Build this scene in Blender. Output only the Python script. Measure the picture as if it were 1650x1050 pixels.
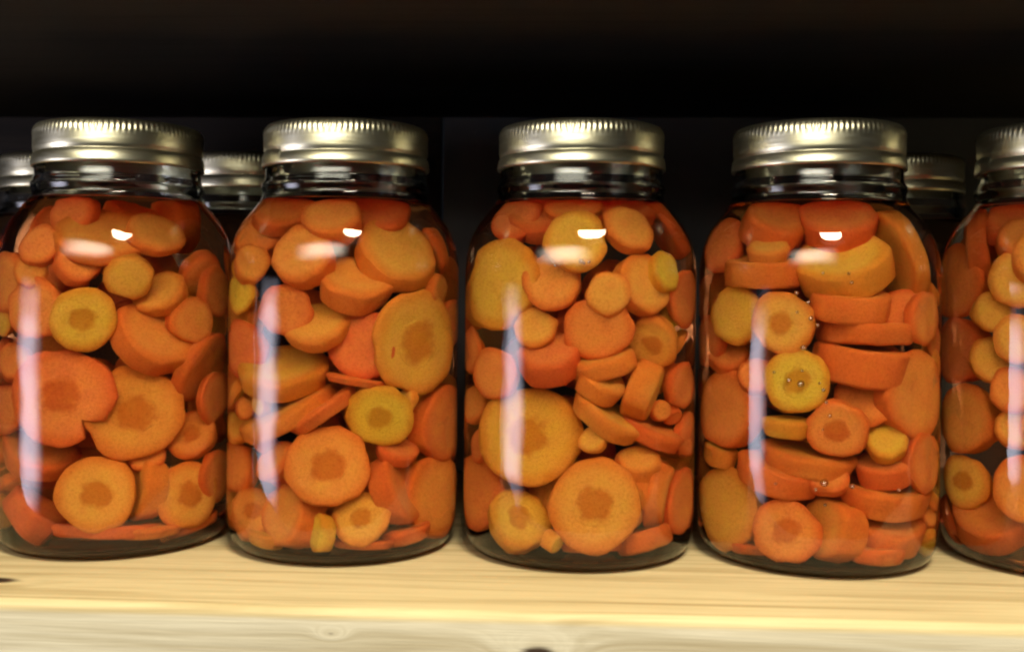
import bpy, bmesh, math, random
from mathutils import Vector, Matrix
MM = 0.001
R_ = math.radians
sc = bpy.context.scene
for o in list(bpy.data.objects): bpy.data.objects.remove(o)
C = sc.collection

# ------------------------------------------------------------------ camera, world, lamps, exposure
F = 1700.0                      # focal length in photo pixels (photo is 1650 x 1050)
HY = 470.0                      # eye level in the photo
ROLL = 0.0096
EYE = Vector((0, 0, 108.5))     # millimetres above the shelf top
cam_d = bpy.data.cameras.new('camera'); cam = bpy.data.objects.new('camera', cam_d); C.objects.link(cam)
cam.location = EYE * MM
cam.rotation_euler = (R_(90), 0, 0)
cam.rotation_euler = (Matrix.Rotation(R_(90), 4, 'X') @ Matrix.Rotation(ROLL, 4, 'Z')).to_euler()
cam_d.sensor_width = 36; cam_d.lens = 36 * F / 1650
cam_d.shift_y = -(525 - HY) / 1650
cam_d.clip_start = 0.01; cam_d.clip_end = 30
cam_d.dof.use_dof = True; cam_d.dof.focus_distance = 0.43; cam_d.dof.aperture_fstop = 11
sc.camera = cam

w = bpy.data.worlds.new('World'); sc.world = w; w.use_nodes = True
w.node_tree.nodes['Background'].inputs[0].default_value = (0.55, 0.62, 0.8, 1)
w.node_tree.nodes['Background'].inputs[1].default_value = 0.012

def area(name, loc, target, sx, sy, L, col, shape='RECTANGLE', soft=None):
    ld = bpy.data.lights.new(name, 'AREA'); ld.shape = shape; ld.size = sx; ld.size_y = sy
    A = sx * sy * (math.pi / 4 if shape in ('ELLIPSE', 'DISK') else 1)
    ld.energy = L * math.pi * A; ld.color = col
    if soft:      # brightness falls off towards the lamp's own edges
        ld.use_nodes = True; t = ld.node_tree; em = [n for n in t.nodes if n.type == 'EMISSION'][0]
        g = t.nodes.new('ShaderNodeNewGeometry'); sp = t.nodes.new('ShaderNodeSeparateXYZ'); t.links.new(g.outputs['Parametric'], sp.inputs[0])
        outs = []
        for k in (0, 1):
            m = t.nodes.new('ShaderNodeMath'); m.operation = 'SUBTRACT'; t.links.new(sp.outputs[k], m.inputs[0]); m.inputs[1].default_value = .5
            ab = t.nodes.new('ShaderNodeMath'); ab.operation = 'ABSOLUTE'; t.links.new(m.outputs[0], ab.inputs[0])
            mr = t.nodes.new('ShaderNodeMapRange'); mr.interpolation_type = 'SMOOTHSTEP'
            mr.inputs[1].default_value = .5; mr.inputs[2].default_value = soft[k]; mr.inputs[3].default_value = 0; mr.inputs[4].default_value = 1
            t.links.new(ab.outputs[0], mr.inputs[0]); outs.append(mr.outputs[0])
        m = t.nodes.new('ShaderNodeMath'); m.operation = 'MULTIPLY'; t.links.new(outs[0], m.inputs[0]); t.links.new(outs[1], m.inputs[1])
        t.links.new(m.outputs[0], em.inputs['Strength'])
    o = bpy.data.objects.new(name, ld); C.objects.link(o)
    o.location = loc
    o.rotation_euler = (Vector(target) - Vector(loc)).to_track_quat('-Z', 'Y').to_euler()
    return o
area('ceiling_lamp', (0.16, -0.25, 0.86), (0.03, .42, .09), 0.35, 0.35, 48, (1, .85, .62), 'ELLIPSE')
area('window_light', (-1.13, 0.03, -0.06), (0, .42, .07), 0.62, 0.46, 7, (.84, .82, 1.0), soft=(.08, .15))
area('room_bounce', (-0.45, -1.10, 0.72), (0, .45, .14), 1.8, 0.60, 10.5, (1, .94, .76), soft=(.1, .1))

sc.view_settings.view_transform = 'Standard'; sc.view_settings.look = 'None'
sc.view_settings.exposure = 0.5; sc.view_settings.gamma = 1
cy = sc.cycles if hasattr(sc, 'cycles') else None
sc.render.engine = 'CYCLES'
cy = sc.cycles
cy.max_bounces = 14; cy.transmission_bounces = 12; cy.glossy_bounces = 5; cy.diffuse_bounces = 3
cy.transparent_max_bounces = 8
cy.caustics_refractive = True; cy.caustics_reflective = True
cy.sample_clamp_indirect = 6.0; cy.sample_clamp_direct = 0
cy.blur_glossy = 0.3
cy.use_denoising = True
cy.pixel_filter_type = 'BLACKMAN_HARRIS'; cy.filter_width = 2.4

# ------------------------------------------------------------------ materials
class NT:
    def __init__(s, name):
        s.m = bpy.data.materials.new(name); s.m.use_nodes = True
        s.t = s.m.node_tree; s.t.nodes.clear()
        s.out = s.n('ShaderNodeOutputMaterial')
    def n(s, typ, **kw):
        nd = s.t.nodes.new(typ)
        for k, v in kw.items():
            if k.startswith('i_'):
                k2 = k[2:]
                nd.inputs[int(k2) if k2.isdigit() else k2.replace('_', ' ')].default_value = v
            else: setattr(nd, k, v)
        return nd
    def l(s, a, b): s.t.links.new(a, b)
    def math(s, op, a, b=None, c=None, clamp=False):
        nd = s.t.nodes.new('ShaderNodeMath'); nd.operation = op; nd.use_clamp = clamp
        for i, v in enumerate((a, b, c)):
            if v is None: continue
            if isinstance(v, (int, float)): nd.inputs[i].default_value = v
            else: s.l(v, nd.inputs[i])
        return nd.outputs[0]
    def ramp(s, fac, stops):
        nd = s.t.nodes.new('ShaderNodeValToRGB'); e = nd.color_ramp.elements
        while len(e) > 1: e.remove(e[-1])
        e[0].position = stops[0][0]; e[0].color = tuple(stops[0][1]) + (1,)
        for p, c in stops[1:]:
            x = e.new(p); x.color = tuple(c) + (1,)
        s.l(fac, nd.inputs[0]); return nd.outputs[0]
    def mix(s, fac, a, b, typ='MIX'):
        nd = s.t.nodes.new('ShaderNodeMix'); nd.data_type = 'RGBA'; nd.blend_type = typ
        for i, v in ((0, fac), (6, a), (7, b)):
            if isinstance(v, (int, float)): nd.inputs[i].default_value = v
            elif isinstance(v, tuple): nd.inputs[i].default_value = tuple(v) + (1,)
            else: s.l(v, nd.inputs[i])
        return nd.outputs[2]

def glass_mat(name, ior, col=(1, 1, 1), rough=0.0, absorb=None, bump=0.0):
    n = NT(name)
    g = n.n('ShaderNodeBsdfGlass'); g.inputs['IOR'].default_value = ior
    g.inputs['Color'].default_value = tuple(col) + (1,); g.inputs['Roughness'].default_value = rough
    if bump:
        tc = n.n('ShaderNodeTexCoord'); nz = n.n('ShaderNodeTexNoise'); nz.inputs['Scale'].default_value = 24; nz.inputs['Detail'].default_value = 2
        oi = n.n('ShaderNodeObjectInfo'); nz.noise_dimensions = '4D'; n.l(n.math('MULTIPLY', oi.outputs['Random'], 50), nz.inputs['W'])
        n.l(tc.outputs['Object'], nz.inputs['Vector'])
        b = n.n('ShaderNodeBump'); b.inputs['Strength'].default_value = bump; b.inputs['Distance'].default_value = 0.002
        n.l(nz.outputs['Fac'], b.inputs['Height']); n.l(b.outputs[0], g.inputs['Normal'])
    n.l(g.outputs[0], n.out.inputs['Surface'])
    if absorb:
        v = n.n('ShaderNodeVolumeAbsorption'); v.inputs['Color'].default_value = tuple(absorb[0]) + (1,); v.inputs['Density'].default_value = absorb[1]
        n.l(v.outputs[0], n.out.inputs['Volume'])
    return n.m

M_GLASS = glass_mat('jar_glass', 1.50, (.95, .96, .95), 0.0, bump=1.0)
M_BASE = glass_mat('stippled_shade_tinted_base', 1.50, (.42, .32, .22), 0.12)  # rough like stippled glass; dark tint paints in the shade at the jar foot
M_BRINE_SIDE = glass_mat('brine_against_glass', 1.335 / 1.50, (1, .97, .93), 0.0, absorb=((1.0, .68, .36), 14))
M_BRINE_TOP = glass_mat('brine_surface', 1.335, (1, .97, .93), 0.0, absorb=((1.0, .68, .36), 14))
def bubble_mat():
    n = NT('air_in_brine'); g = n.n('ShaderNodeBsdfGlass'); g.inputs['IOR'].default_value = 1 / 1.335; g.inputs['Roughness'].default_value = 0
    q = n.n('ShaderNodeBsdfGlossy'); q.inputs['Roughness'].default_value = .05; m = n.n('ShaderNodeMixShader'); m.inputs[0].default_value = .45
    n.l(g.outputs[0], m.inputs[1]); n.l(q.outputs[0], m.inputs[2]); n.l(m.outputs[0], n.out.inputs['Surface']); return n.m
M_BUBBLE = bubble_mat()

def carrot_mat(name, core):
    n = NT(name)
    at = n.n('ShaderNodeAttribute', attribute_type='OBJECT', attribute_name='tone')
    ar = n.n('ShaderNodeAttribute', attribute_type='OBJECT', attribute_name='radius')
    asd = n.n('ShaderNodeAttribute', attribute_type='OBJECT', attribute_name='seed')
    tc = n.n('ShaderNodeTexCoord')
    sep = n.n('ShaderNodeSeparateXYZ'); n.l(tc.outputs['Object'], sep.inputs[0])
    rr = n.math('SQRT', n.math('ADD', n.math('POWER', sep.outputs[0], 2), n.math('POWER', sep.outputs[1], 2)))
    rn = n.math('DIVIDE', rr, ar.outputs['Fac'])
    nz = n.n('ShaderNodeTexNoise', noise_dimensions='4D'); nz.inputs['Scale'].default_value = 190; nz.inputs['Detail'].default_value = 3
    n.l(tc.outputs['Object'], nz.inputs['Vector']); n.l(asd.outputs['Fac'], nz.inputs['W'])
    nz2 = n.n('ShaderNodeTexNoise', noise_dimensions='4D'); nz2.inputs['Scale'].default_value = 1100; nz2.inputs['Detail'].default_value = 4; nz2.inputs['Roughness'].default_value = .8
    n.l(tc.outputs['Object'], nz2.inputs['Vector']); n.l(asd.outputs['Fac'], nz2.inputs['W'])
    tone = n.math('ADD', n.math('MULTIPLY', at.outputs['Fac'], 1 / 3), n.math('MULTIPLY', n.math('SUBTRACT', nz.outputs['Fac'], .5), .45))
    base = n.ramp(tone, [(0, (.90, .165, .050)), (.33, (.97, .27, .052)), (.66, (.98, .39, .062)), (1, (.97, .52, .05))])
    rnn = n.math('ADD', rn, n.math('MULTIPLY', n.math('SUBTRACT', nz.outputs['Fac'], .5), .42))
    if core:
        corec = n.mix(1.0, base, (.74, .68, .56), 'MULTIPLY')
        mid = n.mix(1.0, base, (1.0, 1.28, 1.45), 'MULTIPLY')
        f = n.n('ShaderNodeMapRange', interpolation_type='SMOOTHSTEP'); f.inputs[1].default_value = .27; f.inputs[2].default_value = .47
        n.l(rnn, f.inputs[0])
        col = n.mix(f.outputs[0], corec, mid)
    else:
        f = n.n('ShaderNodeMapRange', interpolation_type='SMOOTHSTEP'); f.inputs[1].default_value = .62; f.inputs[2].default_value = 1.02
        n.l(rnn, f.inputs[0])
        mid = n.mix(1.0, base, (1.0, 1.28, 1.45), 'MULTIPLY')
        col = n.mix(f.outputs[0], mid, n.mix(1.0, base, (.90, .74, .70), 'MULTIPLY'))
    col = n.mix(n.math('MULTIPLY', n.math('SUBTRACT', nz2.outputs['Fac'], .47), 4.0, clamp=True), col, n.mix(1.0, col, (.76, .62, .52), 'MULTIPLY'))
    p = n.n('ShaderNodeBsdfPrincipled')
    n.l(col, p.inputs['Base Color'])
    p.inputs['Roughness'].default_value = .55; p.inputs['IOR'].default_value = 1.12
    p.inputs['Subsurface Weight'].default_value = .15; p.inputs['Subsurface Radius'].default_value = (1, .45, .15); p.inputs['Subsurface Scale'].default_value = .003
    b = n.n('ShaderNodeBump'); b.inputs['Strength'].default_value = .8; b.inputs['Distance'].default_value = .0012
    n.l(nz2.outputs['Fac'], b.inputs['Height']); n.l(b.outputs[0], p.inputs['Normal'])
    n.l(p.outputs[0], n.out.inputs['Surface'])
    return n.m
M_FLESH = carrot_mat('carrot_flesh', False)
M_CORE = carrot_mat('carrot_core', True)

def metal_mat():
    n = NT('gold_tinned_metal')
    tc = n.n('ShaderNodeTexCoord')
    mp = n.n('ShaderNodeMapping'); mp.inputs['Scale'].default_value = (60, 60, 500); n.l(tc.outputs['Object'], mp.inputs[0])
    nz = n.n('ShaderNodeTexNoise'); nz.inputs['Scale'].default_value = 1.5; nz.inputs['Detail'].default_value = 4; n.l(mp.outputs[0], nz.inputs['Vector'])
    col = n.ramp(nz.outputs['Fac'], [(.3, (.86, .79, .52)), (.7, (.96, .91, .68))])
    p = n.n('ShaderNodeBsdfPrincipled'); n.l(col, p.inputs['Base Color']); p.inputs['Metallic'].default_value = 1
    r = n.math('MULTIPLY_ADD', nz.outputs['Fac'], .14, .28); n.l(r, p.inputs['Roughness'])
    b = n.n('ShaderNodeBump'); b.inputs['Strength'].default_value = .15; b.inputs['Distance'].default_value = .0004
    n.l(nz.outputs['Fac'], b.inputs['Height']); n.l(b.outputs[0], p.inputs['Normal'])
    n.l(p.outputs[0], n.out.inputs['Surface']); return n.m
M_METAL = metal_mat()

def wood_mat(name, light, dark, rough, knots=(), stain=None, scale=1.0):
    n = NT(name)
    tc = n.n('ShaderNodeTexCoord'); sep = n.n('ShaderNodeSeparateXYZ'); n.l(tc.outputs['Object'], sep.inputs[0])
    # distance field to the knots bends the grain around them
    warp = None; kd = None
    for kx, ky, kz, kr in knots:
        v = n.n('ShaderNodeVectorMath', operation='DISTANCE'); v.inputs[1].default_value = (kx * .45, ky, kz)
        m2 = n.n('ShaderNodeMapping'); m2.inputs['Scale'].default_value = (.45, 1, 1); n.l(tc.outputs['Object'], m2.inputs[0])
        n.l(m2.outputs[0], v.inputs[0])
        d = n.math('DIVIDE', v.outputs['Value'], kr)
        wv = n.math('EXPONENT', n.math('MULTIPLY', n.math('POWER', n.math('MULTIPLY', d, .35), 2), -1))
        warp = wv if warp is None else n.math('ADD', warp, wv)
        kd = d if kd is None else n.math('MINIMUM', kd, d)
    mp = n.n('ShaderNodeMapping'); mp.inputs['Scale'].default_value = (5 * scale, 150 * scale, 120 * scale); n.l(tc.outputs['Object'], mp.inputs[0])
    nz = n.n('ShaderNodeTexNoise'); nz.inputs['Scale'].default_value = 1; nz.inputs['Detail'].default_value = 5; nz.inputs['Roughness'].default_value = .55
    nz.inputs['Distortion'].default_value = .6
    if warp is not None:
        cmb = n.n('ShaderNodeCombineXYZ'); n.l(n.math('MULTIPLY', warp, .7), cmb.inputs[1]); n.l(n.math('MULTIPLY', warp, .7), cmb.inputs[2])
        ad = n.n('ShaderNodeVectorMath', operation='ADD'); n.l(mp.outputs[0], ad.inputs[0]); n.l(cmb.outputs[0], ad.inputs[1]); n.l(ad.outputs[0], nz.inputs['Vector'])
    else: n.l(mp.outputs[0], nz.inputs['Vector'])
    mp2 = n.n('ShaderNodeMapping'); mp2.inputs['Scale'].default_value = (40, 1400, 1400); n.l(tc.outputs['Object'], mp2.inputs[0])
    fine = n.n('ShaderNodeTexNoise'); fine.inputs['Scale'].default_value = 1; fine.inputs['Detail'].default_value = 3; n.l(mp2.outputs[0], fine.inputs['Vector'])
    big = n.n('ShaderNodeTexNoise'); big.inputs['Scale'].default_value = 9; big.inputs['Detail'].default_value = 3; n.l(tc.outputs['Object'], big.inputs['Vector'])
    mid = tuple((a + b) / 2 for a, b in zip(light, dark))
    col = n.ramp(nz.outputs['Fac'], [(.28, dark), (.42, mid), (.55, light), (.70, mid), (.78, light)])
    col = n.mix(n.math('MULTIPLY', fine.outputs['Fac'], .35), col, dark)
    col = n.mix(n.math('MULTIPLY', n.math('SUBTRACT', big.outputs['Fac'], .45), 1.1, clamp=True), col, tuple(c * .8 for c in mid))
    if stain:   # paler, greyer sawn face of the board front
        f = n.n('ShaderNodeMapRange'); f.inputs[1].default_value = stain[0]; f.inputs[2].default_value = stain[1]; n.l(sep.outputs[2], f.inputs[0])
        col = n.mix(f.outputs[0], n.mix(1.0, col, stain[2], 'MULTIPLY'), col)
    if kd is not None:
        kk = n.n('ShaderNodeMapRange', interpolation_type='SMOOTHSTEP'); kk.inputs[1].default_value = .55; kk.inputs[2].default_value = 1.25
        n.l(n.math('ADD', kd, n.math('MULTIPLY', n.math('SUBTRACT', fine.outputs['Fac'], .5), .8)), kk.inputs[0])
        col = n.mix(kk.outputs[0], (.035, .02, .012), col)
    p = n.n('ShaderNodeBsdfPrincipled'); n.l(col, p.inputs['Base Color']); p.inputs['Roughness'].default_value = rough
    p.inputs['Specular IOR Level'].default_value = .3
    b = n.n('ShaderNodeBump'); b.inputs['Strength'].default_value = .5; b.inputs['Distance'].default_value = .0006
    n.l(n.math('ADD', nz.outputs['Fac'], n.math('MULTIPLY', fine.outputs['Fac'], .5)), b.inputs['Height']); n.l(b.outputs[0], p.inputs['Normal'])
    n.l(p.outputs[0], n.out.inputs['Surface']); return n.m

def plain_mat(name, c1, c2, rough, sc_=30):
    n = NT(name); tc = n.n('ShaderNodeTexCoord'); nz = n.n('ShaderNodeTexNoise'); nz.inputs['Scale'].default_value = sc_; nz.inputs['Detail'].default_value = 5
    n.l(tc.outputs['Object'], nz.inputs['Vector'])
    p = n.n('ShaderNodeBsdfPrincipled'); n.l(n.ramp(nz.outputs['Fac'], [(.3, c1), (.7, c2)]), p.inputs['Base Color']); p.inputs['Roughness'].default_value = rough
    b = n.n('ShaderNodeBump'); b.inputs['Strength'].default_value = .3; b.inputs['Distance'].default_value = .001
    n.l(nz.outputs['Fac'], b.inputs['Height']); n.l(b.outputs[0], p.inputs['Normal'])
    n.l(p.outputs[0], n.out.inputs['Surface']); return n.m

# ------------------------------------------------------------------ helpers
def link(name, me, parent=None, mats=(), loc=None):
    o = bpy.data.objects.new(name, me); C.objects.link(o)
    for m in mats: me.materials.append(m)
    if parent is not None: o.parent = parent
    if loc is not None: o.location = loc
    return o
def tag(o, label=None, cat=None, group=None, kind=None):
    if label: o['label'] = label
    if cat: o['category'] = cat
    if group: o['group'] = group
    if kind: o['kind'] = kind
    return o
def smooth(me):
    for p in me.polygons: p.use_smooth = True
def lathe(name, prof, seg=96, rfun=None, mat_of=None, closed_bottom=True, closed_top=True):
    """prof: list of (r, z) in mm, swept round Z; rfun(r, z, angle) -> (r, z)"""
    vs = []; fs = []; mi = []
    rings = []
    for k, (r, z) in enumerate(prof):
        if r < 1e-6: vs.append((0, 0, z * MM)); rings.append([len(vs) - 1])
        else:
            ids = []
            for j in range(seg):
                a = 2 * math.pi * j / seg
                r2, z2 = rfun(k, r, z, a) if rfun else (r, z)
                vs.append((r2 * math.cos(a) * MM, r2 * math.sin(a) * MM, z2 * MM)); ids.append(len(vs) - 1)
            rings.append(ids)
    for k in range(len(rings) - 1):
        A, B = rings[k], rings[k + 1]; m = mat_of(k) if mat_of else 0
        for j in range(seg):
            j2 = (j + 1) % seg
            if len(A) == 1 and len(B) > 1: fs.append((A[0], B[j2], B[j]))
            elif len(B) == 1 and len(A) > 1: fs.append((A[j], A[j2], B[0]))
            elif len(A) > 1: fs.append((A[j], A[j2], B[j2], B[j]))
            mi.append(m)
    me = bpy.data.meshes.new(name); me.from_pydata(vs, [], fs)
    smooth(me)
    for p, m in zip(me.polygons, mi): p.material_index = m
    return me

# ------------------------------------------------------------------ the shelf row line (it runs slightly towards the camera on the right)
SL = -0.054
D0 = 452.0
ROT = math.atan(SL)
def row(X, off=0.0):      # point on the row line at X, off mm behind it
    return Vector((X, D0 + SL * X + off, 0))

# ------------------------------------------------------------------ setting: two boards and the wall behind
def board(name, front, back, z0, z1, rad, mat, x0=-620, x1=720):
    """a board along the row: y from front to back (relative to the row line), rounded front edges"""
    pts = []
    for k in range(7):
        a = math.pi / 2 * k / 6
        pts.append((front + rad - rad * math.sin(a) , z1 - rad + rad * math.cos(a)))
    for k in range(4):
        a = math.pi / 2 * k / 3
        pts.append((front + 2 - 2 * math.cos(a), z0 + 2 - 2 * math.sin(a)))
    pts.append((back, z0)); pts.append((back, z1))
    nx = 90; vs = []; fs = []
    rnd = random.Random(3)
    for i in range(nx + 1):
        x = x0 + (x1 - x0) * i / nx
        wob = .35 * math.sin(x * .021) + .25 * math.sin(x * .057 + 1) + rnd.uniform(-.08, .08)
        for (y, z) in pts:
            f = max(0, 1 - (y - front) / 12)
            vs.append((x * MM, (y + wob * f) * MM, z * MM))
    m = len(pts)
    for i in range(nx):
        for k in range(m):
            k2 = (k + 1) % m
            fs.append((i * m + k, i * m + k2, (i + 1) * m + k2, (i + 1) * m + k))
    fs.append(tuple(range(m))[::-1]); fs.append(tuple(nx * m + k for k in range(m)))
    me = bpy.data.meshes.new(name); me.from_pydata(vs, [], fs); smooth(me)
    bm = bmesh.new(); bm.from_mesh(me); bmesh.ops.recalc_face_normals(bm, faces=bm.faces); bm.to_mesh(me); bm.free()
    o = link(name, me, None, [mat], row(0) * MM); o.rotation_euler = (0, 0, ROT)
    return o

def pix_ray(px, py):
    x = px - 825; y = py - 525
    c, s = math.cos(ROLL), math.sin(ROLL)
    x2 = c * x + s * y; y2 = -s * x + c * y      # undo the roll
    return Vector((x2 / F, 1.0, -(y2 + 525 - HY) / F)).normalized()

# knots: find where the photo's knots lie on the board (board space, metres)
FRONT = -94.5
def on_front(px, py):
    d = pix_ray(px, py)
    nrm = Vector((-SL, 1, 0)).normalized(); p0 = row(0, FRONT)
    t = (p0 - EYE).dot(nrm) / d.dot(nrm); P = EYE + d * t
    L = Matrix.Rotation(-ROT, 3, 'Z') @ (P - row(0)); return L * MM
def on_top(px, py):
    d = pix_ray(px, py); t = -EYE.z / d.z; P = EYE + d * t
    L = Matrix.Rotation(-ROT, 3, 'Z') @ (P - row(0)); return L * MM
k1 = on_front(535, 1019); k2 = on_front(868, 1052); k3 = on_top(-8, 934)
M_WOOD = wood_mat('pale_pine', (.64, .55, .32), (.33, .25, .11), .62,
                  knots=((k1.x, k1.y, k1.z, .0008), (k2.x, k2.y, k2.z - .0004, .0028), (k3.x, k3.y, k3.z, .0040)),
                  stain=(-.0045, -.0028, (.92, 1.03, 1.42)))
M_DARKWOOD = wood_mat('dark_stained_board', (.030, .022, .017), (.014, .010, .008), .75)
M_WALL = plain_mat('charcoal_wall', (.055, .062, .070), (.085, .092, .105), .8, 14)
sh = tag(board('shelf_board', FRONT, 181, -42, 0, 3.2, M_WOOD), 'pale yellow pine shelf board the jars stand on', 'shelf')
up = tag(board('shelf_board', FRONT - 14, 181, 213, 251, 2.0, M_DARKWOOD), 'dark upper shelf board above the jar lids', 'shelf')
def wall_panel(x0, x1, y0, mat, label):
    bm = bmesh.new(); bmesh.ops.create_cube(bm, size=1)
    for v in bm.verts: v.co = Vector(((x0 + x1) / 2 + v.co.x * (x1 - x0), y0 + (v.co.y + .5) * 12, 60 + v.co.z * 760)) * MM
    me = bpy.data.meshes.new('back_wall'); bm.to_mesh(me); bm.free()
    o = link('back_wall', me, None, [mat], row(0) * MM); o.rotation_euler = (0, 0, ROT); tag(o, label, 'wall', kind='structure')
wall_panel(-52, 720, 182, M_WALL, 'charcoal wall behind the right part of the shelf')
wall_panel(-620, -54, 184, M_DARKWOOD, 'blackish wall behind the left part of the shelf')

# ------------------------------------------------------------------ jar
LEVEL = 145.0
OUT = [(0, 3.2), (20, 2.8), (34, 1.6), (38, .4), (41, .25), (43.6, 1.0), (45.8, 2.8), (47.4, 6), (48.4, 11), (48.9, 18), (49, 30), (48.8, 60), (48.9, 90), (49, 112), (48.9, 118),
       (48.4, 123), (47.4, 128), (45.8, 132.5), (43.6, 136.5), (41, 140), (38.2, 143.4), (36.2, 146), (35.3, 148), (35.2, 149.8), (35.8, 151), (35.8, 152.6), (34.8, 154),
       (34.3, 156), (34.3, 158.5), (34.35, 160), (34.2, 161.5), (33.6, 165), (33.2, 170), (33.1, 173.4), (32.4, 174.6), (31, 174.8), (30, 174)]
INN = [(0, 5.2), (20, 4.8), (34, 4.0), (40, 4.4), (43.6, 7), (45.4, 12), (46.2, 19), (46.3, 32), (46.2, 60), (46.3, 90), (46.4, 112), (46.2, 118), (45.6, 123), (44.5, 127.5),
       (42.8, 131.5), (40.4, 135.2), (37.6, 138.6), (34.8, 142), (33.2, LEVEL)]
DRY = [(29.6, 170), (29.8, 162), (30.2, 154), (31.2, 150), (32.4, 147), (33.2, LEVEL)]
def r_in(z):
    if z <= INN[3][1]: return 40.0
    for (r0, z0), (r1, z1) in zip(INN[3:], INN[4:]):
        if z0 <= z <= z1: return r0 + (r1 - r0) * (z - z0) / (z1 - z0)
    return 33.0

def thread_shift(a, z):   # the glass thread winds up the neck
    return .9 * ((a / (2 * math.pi)) % 1.0)

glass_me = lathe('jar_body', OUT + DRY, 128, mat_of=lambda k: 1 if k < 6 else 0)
brine_me = lathe('brine', INN + [(0, LEVEL)], 128, mat_of=lambda k: 1 if k == len(INN) - 1 else 0)
for v in brine_me.vertices: pass

def band_mesh():
    # (r, z, knurl) outer skin from the lower hem up over the top, then back down inside
    P = [(35.6, 157.6, 0), (36.4, 157.0, 0), (36.9, 157.3, 0), (37.0, 158.3, 0), (36.8, 160.4, 0), (36.5, 161.9, 0), (36.1, 162.6, 0), (35.75, 162.95, 0), (35.8, 163.3, 0),
         (36.1, 163.8, 0), (36.3, 165.2, 0), (36.3, 167.0, 0), (36.3, 168.8, 0), (36.35, 170.2, .1), (36.45, 170.9, .9), (36.4, 172.2, 1.2), (36.1, 173.3, .9), (35.5, 174.2, .5),
         (34.7, 174.8, .15), (33.5, 175.2, 0), (31.5, 175.3, 0), (30.2, 175.1, 0), (30.2, 174.4, 0), (34.0, 174.0, 0), (35.0, 172, 0), (35.3, 165, 0), (35.2, 160, 0), (35.6, 157.6, 0)]
    seg = 98 * 8
    def rf(k, r, z, a):
        r0, z0, kn = P[k]
        ph = a * 98
        r2 = r - kn * .30 * (0.5 + 0.5 * math.cos(ph))
        if 4 <= k <= 10:       # helical thread groove
            u = (a / (2 * math.pi)) % 1.0
            z = z + 1.9 * (u - .5) * (1 if u < .97 else (1 - u) / .03 * 1 - 0)
        return r2, z
    P = [(a_ * .965 if a_ > 35.4 else a_ * .972, b_ + 2.6, c_) for a_, b_, c_ in P]
    return lathe('screw_band', [(p[0], p[1]) for p in P], seg, rf)
band_me = band_mesh()
lid_me = lathe('lid', [(r_, z_ + 2.5) for r_, z_ in [(0, 172.9), (29, 172.9), (33.5, 172.6), (33.9, 173.1), (33.5, 173.9), (29, 174.0), (28, 173.5), (24, 173.6), (23, 174.0), (0, 174.1)]], 96)
for m_, mm in ((glass_me, M_GLASS), (band_me, M_METAL), (lid_me, M_METAL)): m_.materials.append(mm)
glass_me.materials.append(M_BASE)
brine_me.materials.append(M_BRINE_SIDE); brine_me.materials.append(M_BRINE_TOP)

def jar(X, off, rz, label, group, brine_label, bg):
    e = bpy.data.objects.new('glass_jar', None); C.objects.link(e)
    e.location = row(X, off) * MM; e.rotation_euler = (0, 0, rz)
    tag(e, label, 'jar', group)
    link('jar_body', glass_me, e); link('lid', lid_me, e)
    b = link('screw_band', band_me, e)
    br = link('brine', brine_me, None, loc=row(X, off) * MM); br.rotation_euler = (0, 0, rz)
    tag(br, brine_label, 'brine', bg, 'stuff')
    return e

JX = [-172, -72, 29, 128.5, 231]
JN = ['leftmost jar', 'second jar', 'middle jar', 'fourth jar', 'cut-off rightmost jar']
JL = ['glass quart jar of carrots with gold lid, leftmost in the front row',
      'glass quart jar of carrots with gold lid, second from the left in front',
      'glass quart jar of carrots in the middle, holding the largest pale yellow slice',
      'glass quart jar of carrots with bubbles in its brine, fourth from the left',
      'glass quart jar of carrots cut off by the right edge of the photo']
rzs = [1.5, 4.0, 2.6, 3.0, 3.3]
for X, lab, nm, rz in zip(JX, JL, JN, rzs):
    jar(X, 0, rz, lab, 'front row of carrot jars', 'clear orange tinted brine filling the ' + nm, 'brine in the front jars')
BX = [(-239, 104, 2.0), (-141, 102, .4), (195, 103, 4.2)]
BLAB = ['dim rear jar seen past the left shoulder of the leftmost jar', 'dim rear jar seen between the leftmost and second jars',
        'dim rear jar seen between the fourth and rightmost jars']
for (X, off, rz), lab in zip(BX, BLAB):
    jar(X, off, rz, lab, 'rear row of carrot jars', 'dark brine in the ' + lab.replace('dim ', '').replace('seen ', ''), 'brine in the rear jars')

# ------------------------------------------------------------------ carrot slices
def refract_point(px, py, jx, off=0.0, extra=0.0):
    """where the line of sight through photo pixel enters the jar, and its direction inside the brine"""
    d = pix_ray(px, py); c = row(jx, off)
    def hit(rad):
        ox, oy = EYE.x - c.x, EYE.y - c.y
        a = d.x ** 2 + d.y ** 2; b = 2 * (ox * d.x + oy * d.y); cc = ox * ox + oy * oy - rad * rad
        q = b * b - 4 * a * cc
        return None if q < 0 else (-b - math.sqrt(q)) / (2 * a)
    t = hit(49.0)
    if t is None:
        # graze: step to nearest approach
        a = d.x ** 2 + d.y ** 2; b = 2 * ((EYE.x - c.x) * d.x + (EYE.y - c.y) * d.y); t = -b / (2 * a)
        P = EYE + d * t; h = Vector((P.x - c.x, P.y - c.y, 0)); h.normalize(); P = Vector((c.x, c.y, P.z)) + h * 49
        return P, (d - h * .8).normalized()
    P = EYE + d * t
    n = Vector((P.x - c.x, P.y - c.y, 0)).normalized()
    eta = 1 / 1.335; ci = -n.dot(d); k = 1 - eta * eta * (1 - ci * ci)
    return P, (d * eta + n * (eta * ci - math.sqrt(k))).normalized()

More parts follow.
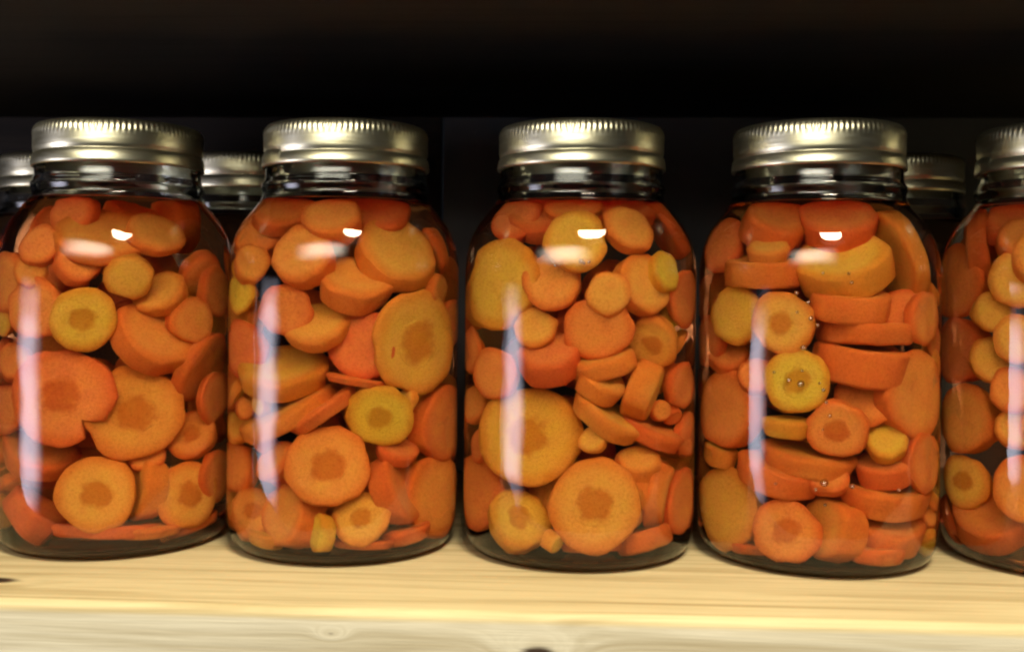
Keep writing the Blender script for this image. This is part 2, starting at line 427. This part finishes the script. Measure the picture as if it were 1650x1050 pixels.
NR = 36
def slice_mesh(R, T, seed, core, notch=None):
    """a thick carrot round in its own space: axis Z, radius R, thickness T (mm); returns flesh mesh data and a core disc"""
    rnd = random.Random(seed)
    h = [(k, rnd.uniform(-1, 1) * .068 / (k ** .55), rnd.uniform(0, 6.28)) for k in (2, 3, 4, 5, 7, 9, 12)]
    tap = rnd.uniform(.86, 1.0); shx, shy = rnd.uniform(-.06, .06) * T, rnd.uniform(-.06, .06) * T
    dish = rnd.uniform(.0, .05) * min(R, 16) if R > 11 else 0
    def out(a):
        s = 1 + sum(m * math.cos(k * a + p) for k, m, p in h)
        if notch is not None:
            da = (a - notch + math.pi) % (2 * math.pi) - math.pi
            s *= 1 - .5 * math.exp(-(da / .10) ** 2)
        return s
    e = min(T * .27, R * .17, 1.6)
    lr = random.Random(seed + 5); lump = [(Vector((lr.uniform(-1, 1), lr.uniform(-1, 1), lr.uniform(-1, 1))) * (2.6 / max(R, 8)) * (1 + q * .6), lr.uniform(0, 6.28), lr.uniform(.25, .6) * R * .038 / (1 + q * .4)) for q in range(5)]
    def lumpy(p):
        d = sum(A_ * math.sin(K_.dot(p) + f_) for K_, f_, A_ in lump); h_ = p.length
        return p * (1 + d / max(h_, 3))
    prof = [(0, T / 2 - dish, 0), (.22, T / 2 - dish * .95, 0), (.40, T / 2 - dish * .5, 0), (.62, T / 2, 0), (.80, T / 2, 0)]
    prof += [(1, T / 2, -e)]
    rings = [(0.0, T / 2 - dish), (R * .2, T / 2 - dish * .96), (R * .38, T / 2 - dish * .7), (R * .55, T / 2 - dish * .2), (min(R * .75, R - e * 1.6), T / 2), (R - e * 1.15, T / 2 - e * .06),
             (R - e * .55, T / 2 - e * .25), (R - e * .15, T / 2 - e * .62), (R, T / 2 - e * 1.15), (R * (1 + tap) / 2, 0), (R * tap, -T / 2 + e * 1.15), (R * tap - e * .15, -T / 2 + e * .62),
             (R * tap - e * .55, -T / 2 + e * .25), (R * tap - e * 1.15, -T / 2 + e * .06), (R * tap * .5, -T / 2), (0.0, -T / 2 + dish * .5)]
    def top_z(r):
        for (r0, z0), (r1, z1) in zip(rings, rings[1:6]):
            if r0 <= r <= r1: return z0 + (z1 - z0) * (r - r0) / (r1 - r0)
        return T / 2
    vs = []; fs = []; idx = []
    bump = [(rnd.uniform(-1, 1), rnd.uniform(-1, 1), rnd.uniform(0, 6)) for _ in range(4)]
    for r, z in rings:
        f = (z / T + .5)
        if r == 0: vs.append(Vector((shx * (1 - f), shy * (1 - f), z))); idx.append([len(vs) - 1]); continue
        ids = []
        for j in range(NR):
            a = 2 * math.pi * j / NR; s = 1 + (out(a) - 1) * min(1, r / R * 1.0)
            x, y = r * s * math.cos(a), r * s * math.sin(a)
            wz = sum(.12 * math.sin((x * bx + y * by) * .35 + bp) for bx, by, bp in bump)
            vs.append(Vector((x + shx * (1 - f), y + shy * (1 - f), z + wz * (r / R)))); ids.append(len(vs) - 1)
        idx.append(ids)
    vs = [lumpy(p) for p in vs]
    for A, B in zip(idx, idx[1:]):
        for j in range(NR):
            j2 = (j + 1) % NR
            if len(A) == 1: fs.append((A[0], B[j], B[j2]))
            elif len(B) == 1: fs.append((A[j2], A[j], B[0]))
            else: fs.append((A[j], B[j], B[j2], A[j2]))
    cv = cf = None
    if core:
        cr = rnd.uniform(.44, .52) * R; cv = []; cf = []
        hh = [(k, rnd.uniform(-1, 1) * .07, rnd.uniform(0, 6.28)) for k in (3, 4, 5)]
        prev = None
        for q, (fr, dz) in enumerate(((0, .14), (.35, .14), (.7, .14), (.9, .10), (1.0, -.10), (.97, -1.2), (0, -1.2))):
            r = cr * fr
            zt = top_z(r) + dz
            if r == 0: cv.append(Vector((0, 0, zt))); cur = [len(cv) - 1]
            else:
                cur = []
                for j in range(NR):
                    a = 2 * math.pi * j / NR; s = 1 + sum(m * math.cos(k * a + p) for k, m, p in hh)
                    x, y = r * s * math.cos(a), r * s * math.sin(a)
                    wz = sum(.12 * math.sin((x * bx + y * by) * .35 + bp) for bx, by, bp in bump)
                    cv.append(Vector((x, y, zt + wz * (r / R)))); cur.append(len(cv) - 1)
            if prev is not None:
                for j in range(NR):
                    j2 = (j + 1) % NR
                    if len(prev) == 1: cf.append((prev[0], cur[j], cur[j2]))
                    elif len(cur) == 1: cf.append((prev[j2], prev[j], cur[0]))
                    else: cf.append((prev[j], cur[j], cur[j2], prev[j2]))
            prev = cur
        cv = [lumpy(p) for p in cv]
    return vs, fs, cv, cf

MADE = []
def put_slice(jx, P, n, u, R, T, tone, seed, label, core, group, depth_dir=None, notch=None, off=0.0, extra=0.0, name='carrot_slice'):
    """slice with its axis along n and its major axis along u (world); pushed along depth_dir until it is inside the glass"""
    c = row(jx, off)
    vs, fs, cv, cf = slice_mesh(R, T, seed, core, notch)
    n = n.normalized(); u = (u - n * u.dot(n)).normalized(); v = n.cross(u)
    M3 = Matrix((u, v, n)).transposed()
    rot = [M3 @ q for q in vs]
    def excess(S):
        m = 0
        for q in rot[::3]:
            x = S + q; z = x.z
            rr = math.hypot(x.x - c.x, x.y - c.y)
            m = max(m, rr - (r_in(min(max(z, 6.4), LEVEL - 1)) - .8))
        return m
    S = P.copy(); MADE.append(None)
    if depth_dir is not None:
        step = 0
        best = (1e9, S.copy())
        while step < 46:
            ex = excess(S)
            if ex < best[0] - .01: best = (ex, S.copy())
            if ex <= 1.6: best = (ex, S.copy()); break
            S = S + depth_dir * 1.0; step += 1
        S = best[1] + depth_dir * extra
    zlo = min(q.z for q in rot); zhi = max(q.z for q in rot)
    if S.z + zlo < 4.9: S.z = 4.9 - zlo
    if S.z + zhi > LEVEL - 1: S.z = LEVEL - 1 - zhi
    Mi = M3.transposed()
    def clampv(q):
        x = S + M3 @ q; x.z = max(x.z, 4.9)
        lim = r_in(min(max(x.z, 6.4), LEVEL - 1)) - .5
        dx, dy = x.x - c.x, x.y - c.y; rr = math.hypot(dx, dy)
        if rr > lim: x.x = c.x + dx * lim / rr; x.y = c.y + dy * lim / rr
        return (Mi @ (x - S)) * MM
    MADE[-1] = (S.copy(), n.copy(), R, T)
    me = bpy.data.meshes.new(name); me.from_pydata([clampv(q) for q in vs], [], fs); smooth(me)
    o = link(name, me, None, [M_FLESH])
    o.matrix_world = Matrix.Translation(S * MM) @ M3.to_4x4()
    o['tone'] = float(tone); o['radius'] = R * MM; o['seed'] = float(seed % 97)
    tag(o, label, 'carrot', group)
    if core:
        m2 = bpy.data.meshes.new('core'); m2.from_pydata([clampv(q) for q in cv], [], cf); smooth(m2)
        k = link('core', m2, o, [M_CORE]); k['tone'] = float(tone); k['radius'] = R * MM; k['seed'] = float(seed % 97)
    return o

def place(j, cx, cy_, Rp, Tp, rot, tilt, deep, tone, core, phrase, notch=None):
    jx = JX[j]
    P, dirn = refract_point(cx, cy_, jx)
    c = row(jx)
    s = (P - EYE).dot(Vector((0, 1, 0))) / F * 1.02       # mm per photo pixel there
    wv = -(pix_ray(cx, cy_))                       # towards the viewer
    right = Vector((1, 0, 0)); right = (right - wv * right.dot(wv)).normalized(); upv = right.cross(wv) * -1
    if upv.z < 0: upv = -upv
    a = R_(rot); u = right * math.cos(a) + upv * math.sin(a); v = -right * math.sin(a) + upv * math.cos(a)
    t = R_(tilt); n = wv * math.cos(t) + v * math.sin(t)
    seed = int(cx * 7 + cy_ * 13)
    return put_slice(jx, P, n, u, Rp * s, max(Tp * s, 3.2), tone, seed, f'{phrase} in the {JN[j]}', core, f'carrot slices in the {JN[j]}', dirn, notch, extra=deep)

# each row: x, y in the photo, radius, thickness, turn, tilt, depth, tone (0 red .. 3 yellow), core, what it looks like
J0 = [
 (133,512,52,26,0,-12,0,2.6,1,'yellow centred carrot round above the big reddish slice'),
 (103,640,80,26,80,24,0,.6,1,'largest reddish carrot round with a dark split',-2.2),
 (216,664,76,28,90,-8,8,1.6,1,'large orange carrot round tucked behind the split reddish one'),
 (155,798,61,30,0,8,0,1.8,1,'orange carrot round with pale centre, low and left of centre'),
 (303,797,53,28,90,-25,0,1.6,1,'orange carrot round at the lower right by the glass'),
 (240,790,50,40,88,70,5,1.7,0,'upright carrot chunk between the two lowest rounds'),
 (52,834,48,50,-38,62,0,.4,0,'stubby red carrot chunk slanting in the lower left corner'),
 (58,735,58,36,-4,55,1,.8,0,'flat dull red carrot chunk above the lower left corner'),
 (315,703,42,30,20,25,0,1.0,1,'small dull carrot round right of the two big rounds'),
 (245,545,62,46,-42,48,.5,1.2,0,'slanted carrot chunk right of the yellow centred round'),
 (308,516,38,34,75,-30,.5,1.1,0,'small oval carrot piece against the upper right glass'),
 (262,476,42,32,32,45,3,1.7,0,'tilted carrot piece below the right shoulder'),
 (208,444,37,30,0,-20,2,2.2,0,'pale yellowish carrot piece just under the shoulder glare'),
 (322,440,38,30,45,-50,3,.7,0,'dusky red carrot piece under the right shoulder'),
 (60,498,50,30,85,35,3,1.0,0,'orange carrot piece left of the yellow centred round'),
 (14,455,48,28,88,60,1,.9,0,'orange sliver pressed on the far left glass'),
 (48,440,28,26,20,20,2,1.3,0,'small pale carrot knob on the upper left side'),
 (66,402,34,28,40,40,4,.8,0,'dim carrot piece under the left shoulder'),
 (125,428,34,30,-20,30,3,.8,0,'reddish carrot piece behind the upper window streak'),
 (122,356,36,28,60,50,14,.5,0,'dim red carrot end nearest the jar neck'),
 (165,392,70,24,-3,66,3,1.4,0,'broad flat carrot round lying under the shoulder glare'),
 (252,388,45,22,-14,62,4,1.3,0,'flat pale carrot piece right of the shoulder glare'),
 (322,590,62,26,62,-78,0,.8,0,'long thin carrot piece leaning on the right glass'),
 (22,586,33,28,40,35,.5,.9,0,'small dull carrot round on the left glass above the reddish slice'),
 (14,660,42,26,85,60,3,.6,0,'red carrot edge showing left of the reddish slice'),
 (176,876,76,22,0,84,0,.5,0,'long thin red carrot piece lying on the jar bottom'),
 (238,852,52,18,4,78,1,1.2,0,'thin carrot piece wedged under the lowest rounds'),
 (312,868,40,20,16,76,0,.7,0,'thin reddish carrot piece at the lower right bottom'),
 (343,640,42,22,82,-70,0,.6,0,'narrow red carrot sliver on the right glass at mid height'),
 (236,733,30,24,0,20,12,1.0,0,'small carrot bit under the large orange round'),
 (348,765,42,22,88,-70,0,.7,0,'narrow carrot sliver on the right glass near the bottom'),
 (345,470,40,24,88,-66,2,.8,0,'dim carrot sliver on the right glass below the shoulder'),
]
J1 = [
 (667,551,86,24,84,-46,0,2.2,1,'tall oval yellow-brown carrot round on the right glass'),
 (615,669,54,22,-8,-28,0,3.0,1,'bright yellow carrot round right of centre'),
 (528,752,67,26,-15,8,0,1.4,1,'large orange carrot round low in the centre'),
 (586,838,46,30,40,20,1,2.0,1,'carrot round just below and right of the large centre round'),
 (521,857,30,26,88,72,0,3.0,0,'small upright yellow carrot wedge on the bottom'),
 (478,832,52,54,82,62,2,1.3,0,'thick carrot chunk left of the small yellow wedge'),
 (407,828,44,28,30,22,0,1.2,1,'dull carrot round in the lower left corner'),
 (428,878,32,22,-6,72,0,2.1,0,'small yellowish carrot chunk lowest on the left'),
 (378,752,42,26,86,52,0,.8,0,'red carrot piece on the left glass above the lower corner'),
 (446,745,38,24,60,66,3,1.0,0,'narrow carrot strip behind the left of the large centre round'),
 (462,667,80,30,33,83,0,1.6,0,'long slanted carrot strip, upper of the parallel pair'),
 (520,662,62,26,36,85,1.5,.9,0,'reddish slanted carrot strip, lower of the parallel pair'),
 (575,613,46,12,-9,85,2,.9,0,'thin carrot sheet edge above the bright yellow round'),
 (452,602,72,40,14,62,0,2.2,0,'wide yellow-orange carrot chunk above the slanted strips'),
 (588,556,56,26,82,20,3.5,.3,0,'red carrot round tucked behind the tall oval one'),
 (512,527,52,30,18,52,4,1.9,0,'carrot piece half hidden beneath the pinkish round'),
 (460,498,42,34,10,-8,0,.8,0,'smooth pinkish carrot round at upper left of centre'),
 (573,463,58,48,-8,58,0,1.5,0,'blocky carrot chunk at upper centre with flat base'),
 (490,420,50,42,32,42,2,1.3,0,'rounded carrot chunk beneath the left shoulder'),
 (641,418,62,42,-26,50,1,1.9,0,'yellow-orange carrot chunk under the lamp glint'),
 (388,473,33,26,88,42,1,3.0,0,'small yellow carrot round on the upper left glass'),
 (393,562,46,28,86,38,1,.3,0,'red carrot round on the left glass at mid height'),
 (408,388,44,34,20,40,4,1.0,0,'dim carrot chunk under the left shoulder'),
 (536,366,46,38,10,58,6,1.2,0,'dim carrot chunk left of the lamp glint'),
 (450,350,50,30,0,66,6,1.0,0,'dim flat carrot piece nearest the neck on the left'),
 (600,340,60,26,-2,70,9,.4,0,'dark red carrot piece nearest the neck on the right'),
 (706,408,36,26,-70,-50,2,.8,0,'dim carrot piece on the right shoulder'),
 (713,682,62,36,86,-62,0,.7,0,'tall red carrot piece on the right glass beside the yellow round'),
 (634,790,60,42,-70,76,0,.8,0,'upright reddish carrot slab right of the large centre round'),
 (697,797,66,48,84,-52,0,1.2,0,'tall broad carrot chunk in the lower right corner'),
 (656,872,42,26,12,76,0,.6,0,'low red carrot piece at the bottom right'),
 (588,892,46,14,0,82,0,.8,0,'thin carrot edge lying on the bottom centre'),
 (380,692,32,22,22,50,1,2.0,0,'little yellowish carrot bit at the left end of the long strip'),
 (727,520,38,22,88,-68,2,.7,0,'dim carrot sliver on the far right glass'),
 (402,430,33,28,10,30,2,1.4,0,'pale carrot knob above the small yellow round'),
 (366,625,42,22,88,68,1,.7,0,'red carrot sliver on the far left glass'),
 (640,728,34,24,-20,60,6,.5,0,'dark red carrot bit below the bright yellow round'),
]
J2 = [
 (849,702,82,30,80,6,0,2.4,1,'largest pale yellow carrot round with greyish centre'),
 (961,812,74,28,-8,-6,0,1.8,1,'big orange carrot round with brown centre near the bottom'),
 (833,846,52,34,-20,22,0,2.5,1,'yellow carrot round low on the left'),
 (775,792,62,40,88,56,1,.7,0,'tall red carrot piece on the lower left glass'),
 (809,460,71,28,80,42,0,2.5,0,'tall golden carrot oval on the upper left under the window streak'),
 (928,394,50,34,-10,20,1,2.4,0,'pale golden carrot round under the lamp glint'),
 (981,472,36,26,0,-6,0,1.8,0,'small smooth carrot round at upper centre'),
 (966,527,54,30,0,-14,3.5,1.0,0,'reddish carrot round behind the small smooth one'),
 (1056,548,44,34,-12,-26,0,1.9,1,'carrot round on the right with its core turned aside'),
 (886,578,48,48,12,48,1,.5,0,'pinkish carrot chunk left of centre'),
 (862,530,34,30,20,20,4,1.9,0,'pale carrot bit beside the window streak'),
 (976,588,50,32,14,76,1,1.6,0,'carrot slab above the dark gap at centre'),
 (968,622,38,38,-32,62,3,1.7,0,'carrot wedge pointing down at centre'),
 (1036,628,46,46,70,86,0,1.8,0,'barrel shaped carrot piece standing right of centre'),
 (978,676,60,34,-36,76,0,1.9,0,'orange carrot slab slanting down to the right'),
 (1048,695,62,28,-28,83,0,.7,0,'reddish slanted carrot strip below the barrel piece'),
 (1030,750,36,36,-10,50,2,1.6,0,'small carrot chunk above the right of the brown centred round'),
 (1063,796,54,34,76,86,0,1.2,0,'upright carrot strip right of the brown centred round'),
 (1096,806,52,36,82,-70,0,.5,0,'upright red carrot strip on the lower right glass'),
 (1042,868,45,34,12,80,0,.9,0,'small red carrot slab at the bottom right'),
 (800,602,44,34,88,42,2,.8,0,'reddish carrot piece behind the streak at mid height'),
 (760,566,38,22,88,66,1,.6,0,'red carrot sliver on the left glass at mid height'),
 (1098,620,38,28,80,-60,2,.6,0,'red carrot piece on the right glass beside the barrel piece'),
 (765,655,34,26,60,58,2,1.2,0,'carrot bit left of the largest yellow round'),
 (868,347,50,36,8,62,6,.5,0,'dark red carrot chunk beneath the neck on the left'),
 (1000,342,56,26,-3,76,8,.4,0,'dark red carrot slab beneath the neck on the right'),
 (925,333,46,20,4,76,3,1.0,0,'orange carrot edge highest below the neck'),
 (1012,378,42,32,-36,50,3,1.4,0,'carrot piece right of the lamp glint'),
 (1066,442,33,34,-70,60,1,2.8,0,'yellow carrot bit on the upper right'),
 (1034,462,50,40,-66,50,2,1.7,0,'carrot chunk between the small smooth round and the yellow bit'),
 (1082,376,46,34,-52,-58,3,.4,0,'dark red carrot piece on the right shoulder'),
 (1102,480,46,26,86,-66,1,.5,0,'red carrot sliver on the upper right glass'),
 (890,458,46,34,30,20,5,1.3,0,'dusky carrot chunk behind the small white glints'),
 (830,368,42,30,30,50,8,.4,0,'dark red carrot piece on the left shoulder'),
 (1108,700,36,24,86,-66,2,.5,0,'dark red carrot sliver on the right glass above the upright strips'),
 (958,890,50,12,2,84,7,.6,0,'dark carrot edge lying on the jar bottom'),
]
J3 = [
 (1284,613,51,32,0,-6,0,2.9,1,'bright yellow carrot round dotted with bubbles at centre'),
 (1350,690,47,34,-20,-14,1,1.1,1,'carrot round right below the bright yellow one'),
 (1266,854,52,34,0,-6,0,1.0,1,'smooth orange carrot round at the bottom'),
 (1345,852,50,50,85,48,2,1.4,0,'carrot chunk right of the bottom round'),
 (1173,818,66,34,84,46,0,2.0,0,'tall golden carrot piece on the lower left glass'),
 (1158,733,32,32,-6,72,0,1.9,0,'short carrot slab on the left glass above the tall golden piece'),
 (1175,660,62,46,88,50,1,.9,0,'tall dull carrot piece under the window streak'),
 (1188,508,48,30,85,28,0,2.4,0,'golden carrot round on the upper left under the streak'),
 (1262,522,50,32,62,14,.5,1.9,1,'mottled carrot oval above the bright yellow round'),
 (1226,441,60,42,0,85,0,1.3,0,'horizontal carrot slab on the upper left'),
 (1238,411,33,28,4,72,2,1.8,0,'small carrot bit on top of the upper left slab'),
 (1243,376,52,48,-18,66,2,.8,0,'reddish carrot chunk under the left shoulder'),
 (1362,436,70,58,10,60,0,2.4,0,'big golden carrot chunk at upper right of centre'),
 (1455,416,70,40,-68,-50,0,1.9,0,'long golden carrot piece on the right shoulder'),
 (1370,493,62,44,-5,80,0,1.2,0,'carrot slab right under the big golden chunk, first of three'),
 (1398,535,78,36,-3,87,0,1.0,0,'long thin carrot slab, middle of the stack of three'),
 (1388,588,70,60,-10,85,0,1.0,0,'thick carrot slab, lowest of the stack of three'),
 (1470,635,74,40,88,-60,0,1.1,0,'tall carrot oval on the right glass'),
 (1400,645,50,30,0,20,6,1.0,0,'shaded carrot piece beneath the stack of slabs'),
 (1267,688,38,30,-3,80,1,2.6,0,'small yellow slab directly below the bright yellow round'),
 (1300,742,72,36,-12,76,1,1.4,0,'long carrot slab sloping below the small yellow slab'),
 (1253,766,62,44,-14,70,0,.9,0,'carrot slab above the bottom round'),
 (1430,717,33,30,-20,36,1,2.6,0,'small yellow carrot wedge at right of centre'),
 (1432,757,46,40,0,60,2,.6,0,'red carrot chunk below the small yellow wedge'),
 (1425,805,72,44,-12,75,0,1.1,0,'long carrot slab low on the right'),
 (1430,862,58,48,-18,66,1,1.0,0,'carrot chunk in the lower right corner'),
 (1415,890,42,25,-5,76,0,.8,0,'thin carrot piece lowest on the right'),
 (1487,745,50,30,88,-70,0,.7,0,'red carrot sliver on the lower right glass'),
 (1352,350,58,50,0,66,4,.5,0,'red carrot chunk behind the lamp glint'),
 (1165,405,42,30,60,50,4,.4,0,'dark red carrot piece on the left shoulder'),
 (1144,550,42,26,88,66,2,.5,0,'dark red carrot sliver on the left glass'),
 (1455,502,36,28,0,20,5,.5,0,'shaded red carrot piece below the long golden one'),
 (1488,512,46,24,88,-70,1,.8,0,'carrot sliver on the upper right glass'),
 (1170,577,36,26,10,50,3,.7,0,'dull carrot bit below the upper left golden round'),
 (1335,772,32,26,0,30,5,.8,0,'shaded carrot bit in the dark gap near the bottom'),
 (1218,608,30,28,20,30,3,.8,0,'dull carrot bit left of the bright yellow round'),
 (1205,885,32,16,-5,78,1,.6,0,'thin red carrot edge lowest on the left'),
]
J4 = [
 (1600,503,34,28,0,8,0,2.1,0,'small yellowish carrot round under the window streak'),
 (1575,408,60,36,-76,75,2,.5,0,'upright red carrot slab under the left shoulder'),
 (1545,458,58,38,88,56,2,.6,0,'tall dull red carrot piece on the upper left glass'),
 (1642,452,46,30,20,10,0,2.0,0,'golden carrot round right of the streak top'),
 (1548,566,54,38,88,56,1.5,.3,0,'deep red carrot piece on the left glass at mid height'),
 (1602,582,40,30,10,20,1,2.0,0,'golden carrot piece under the small yellowish round'),
 (1642,546,40,30,40,10,0,1.8,0,'carrot round cut by the photo edge at mid height'),
 (1632,630,37,30,0,10,0,1.0,0,'pinkish carrot round right of the streak'),
 (1560,676,56,42,82,46,0,1.2,0,'broad carrot piece on the left below the deep red one'),
 (1555,775,43,30,86,30,0,2.0,1,'carrot round with darker core on the lower left glass'),
 (1642,692,36,30,0,20,3,1.8,0,'shaded pale carrot piece below the pinkish round'),
 (1658,790,54,30,80,10,0,1.2,0,'carrot round cut by the photo edge near the bottom'),
 (1598,852,60,50,24,42,0,.8,0,'big reddish carrot chunk at the bottom'),
 (1536,842,42,30,-60,56,1,.6,0,'dark red carrot piece in the lower left corner'),
 (1640,352,50,34,0,60,5,.4,0,'dark red carrot piece beneath the neck'),
 (1650,400,44,30,-20,50,3,1.0,0,'dim carrot piece above the golden round'),
 (1700,420,60,34,0,40,0,1.6,0,'carrot round outside the frame beneath the shoulder'),
 (1720,560,66,34,0,20,0,1.2,0,'carrot round outside the frame at mid height'),
 (1720,690,66,34,30,20,0,1.8,0,'carrot round outside the frame below mid height'),
 (1740,850,66,34,0,40,0,1.0,0,'carrot round outside the frame on the bottom'),
]
for j, lst in enumerate((J0, J1, J2, J3, J4)):
    for t in lst: place(j, *t)

# the pieces deeper in the jars, seen only through the gaps
def fill(jx, off, nm, seed, count, rmax, z0, z1, label, group, front=None):
    rnd = random.Random(seed); c = row(jx, off)
    pts = []
    tries = 0
    while len(pts) < count and tries < 9000:
        tries += 1
        r = rmax * math.sqrt(rnd.random()); a = rnd.uniform(0, 2 * math.pi)
        if front: r = rmax * rnd.uniform(.8, 1); a = rnd.uniform(*front)
        z = rnd.uniform(z0, z1)
        if z > 120: r *= .7
        p = Vector((c.x + r * math.cos(a), c.y + r * math.sin(a), z))
        if not front and (p.y < c.y - 30 or p.y > c.y + 22): continue
        bad = False
        for S, nn, R0, T0 in MADE:
            dv = p - S; hz = abs(dv.dot(nn)); hr = (dv - nn * dv.dot(nn)).length
            if hz < T0 / 2 + 7.5 and hr < R0 + 5: bad = True; break
        if not bad and all((p - q).length > 13.5 for q in pts): pts.append(p)
    for k, p in enumerate(pts):
        n = Vector((rnd.uniform(-1, 1), rnd.uniform(-1, 1), rnd.uniform(-1, 1)))
        u = Vector((rnd.uniform(-1, 1), rnd.uniform(-1, 1), rnd.uniform(-1, 1)))
        put_slice(jx, p, n, u, rnd.uniform(9.5, 12.5), rnd.uniform(6, 10), rnd.uniform(.2, 1.9), seed * 100 + k, label, 0, group, off=off)
for j in range(5):
    fill(JX[j], 0, JN[j], 11 + j, 22, 33, 14, 134, f'shaded carrot piece deep inside the {JN[j]}, glimpsed between nearer slices', f'hidden carrot pieces inside the {JN[j]}')
for i, (X, off, rz) in enumerate(BX):
    fill(X, off, 'rear', 40 + i, 4, 38, 60, 126, 'dim carrot piece in the ' + BLAB[i].replace('dim ', '').replace('seen ', ''), 'carrot pieces in rear jar ' + 'abcde'[i], front=(-2.6, -.5))

def fragments(j, count):
    rnd = random.Random(700 + j); c = row(JX[j]); got = 0; tries = 0
    while got < count and tries < 20000:
        tries += 1
        a = rnd.uniform(-math.pi + .35, -.35); z = rnd.uniform(9, 116); rr = r_in(z) - rnd.uniform(5.5, 11)
        p = Vector((c.x + rr * math.cos(a), c.y + rr * math.sin(a), z)); R = rnd.uniform(4, 7.5)
        ok = True
        for S, nn, R0, T0 in MADE:
            dv = p - S; hz = abs(dv.dot(nn)); hr = (dv - nn * dv.dot(nn)).length
            if hz < T0 / 2 + 1.5 and hr < R0 + 1.0: ok = False; break
            vd = (p - EYE).normalized()
            for q in range(1, 16):
                d2 = dv + vd * (q * 2.0); h2 = abs(d2.dot(nn))
                if h2 < T0 / 2 + 1 and (d2 - nn * d2.dot(nn)).length < R0 + 1.5 and (S - row(JX[j])).y < 8: ok = False; break
            if not ok: break
        if not ok: continue
        got += 1
        n = Vector((rnd.uniform(-1, 1), rnd.uniform(-1, 1), rnd.uniform(-1, 1))); u = Vector((rnd.uniform(-1, 1), rnd.uniform(-1, 1), rnd.uniform(-1, 1)))
        put_slice(JX[j], p, n, u, R, rnd.uniform(4, 7), rnd.uniform(.3, 2.6), 5000 + j * 100 + got, f'small carrot fragment wedged between the larger slices in the {JN[j]}', 0,
                  f'small carrot fragments in the {JN[j]}', name='carrot_fragment')
for j in range(5): fragments(j, 10)

# air bubbles caught in the brine of the fourth jar, on the slices behind the glass
BUB = [(1269,613,.9),(1244,600,.6),(1292,598,.55),(1321,618,.5),(1328,629,.75),(1333,649,.6),(1339,671,.75),(1327,693,.4),(1327,440,.55),(1371,441,.6),(1376,455,.75),(1283,503,.6),(1307,513,.95),
       (1294,560,1.1),(1282,472,.9),(1302,487,.8),(1247,780,.6),(1378,785,1.0),(1456,791,.8),(1330,780,1.5),(1315,790,.7),(1331,815,.6),(1318,524,.7),(1289,619,1.4)]
BUB3 = [(893,428,.6),(937,421,.9),(950,422,.7),(942,424,.5)]
def bubble(j, px, py, r, k):
    P, dn = refract_point(px, py, JX[j]); c = row(JX[j])
    z = P.z; lim = r_in(z) - r - .05
    h = Vector((P.x - c.x, P.y - c.y, 0)).normalized()
    S = Vector((c.x, c.y, z)) + h * lim
    me = bubble_me
    o = link('air_bubble', me, None, loc=S * MM); o.scale = (r, r * .95, r * 1.0)
    return o
bm = bmesh.new(); bmesh.ops.create_icosphere(bm, subdivisions=3, radius=MM); bubble_me = bpy.data.meshes.new('air_bubble'); bm.to_mesh(bubble_me); bm.free(); smooth(bubble_me)
bubble_me.materials.append(M_BUBBLE)
for k, (px, py, r) in enumerate(BUB):
    tag(bubble(3, px, py, r, k), 'tiny glinting air bubble on the carrots in the fourth jar', 'bubble', 'air bubbles in the fourth jar')
for k, (px, py, r) in enumerate(BUB3):
    tag(bubble(2, px, py, r, k), 'tiny glinting air bubble below the lamp glint in the middle jar', 'bubble', 'air bubbles in the middle jar')
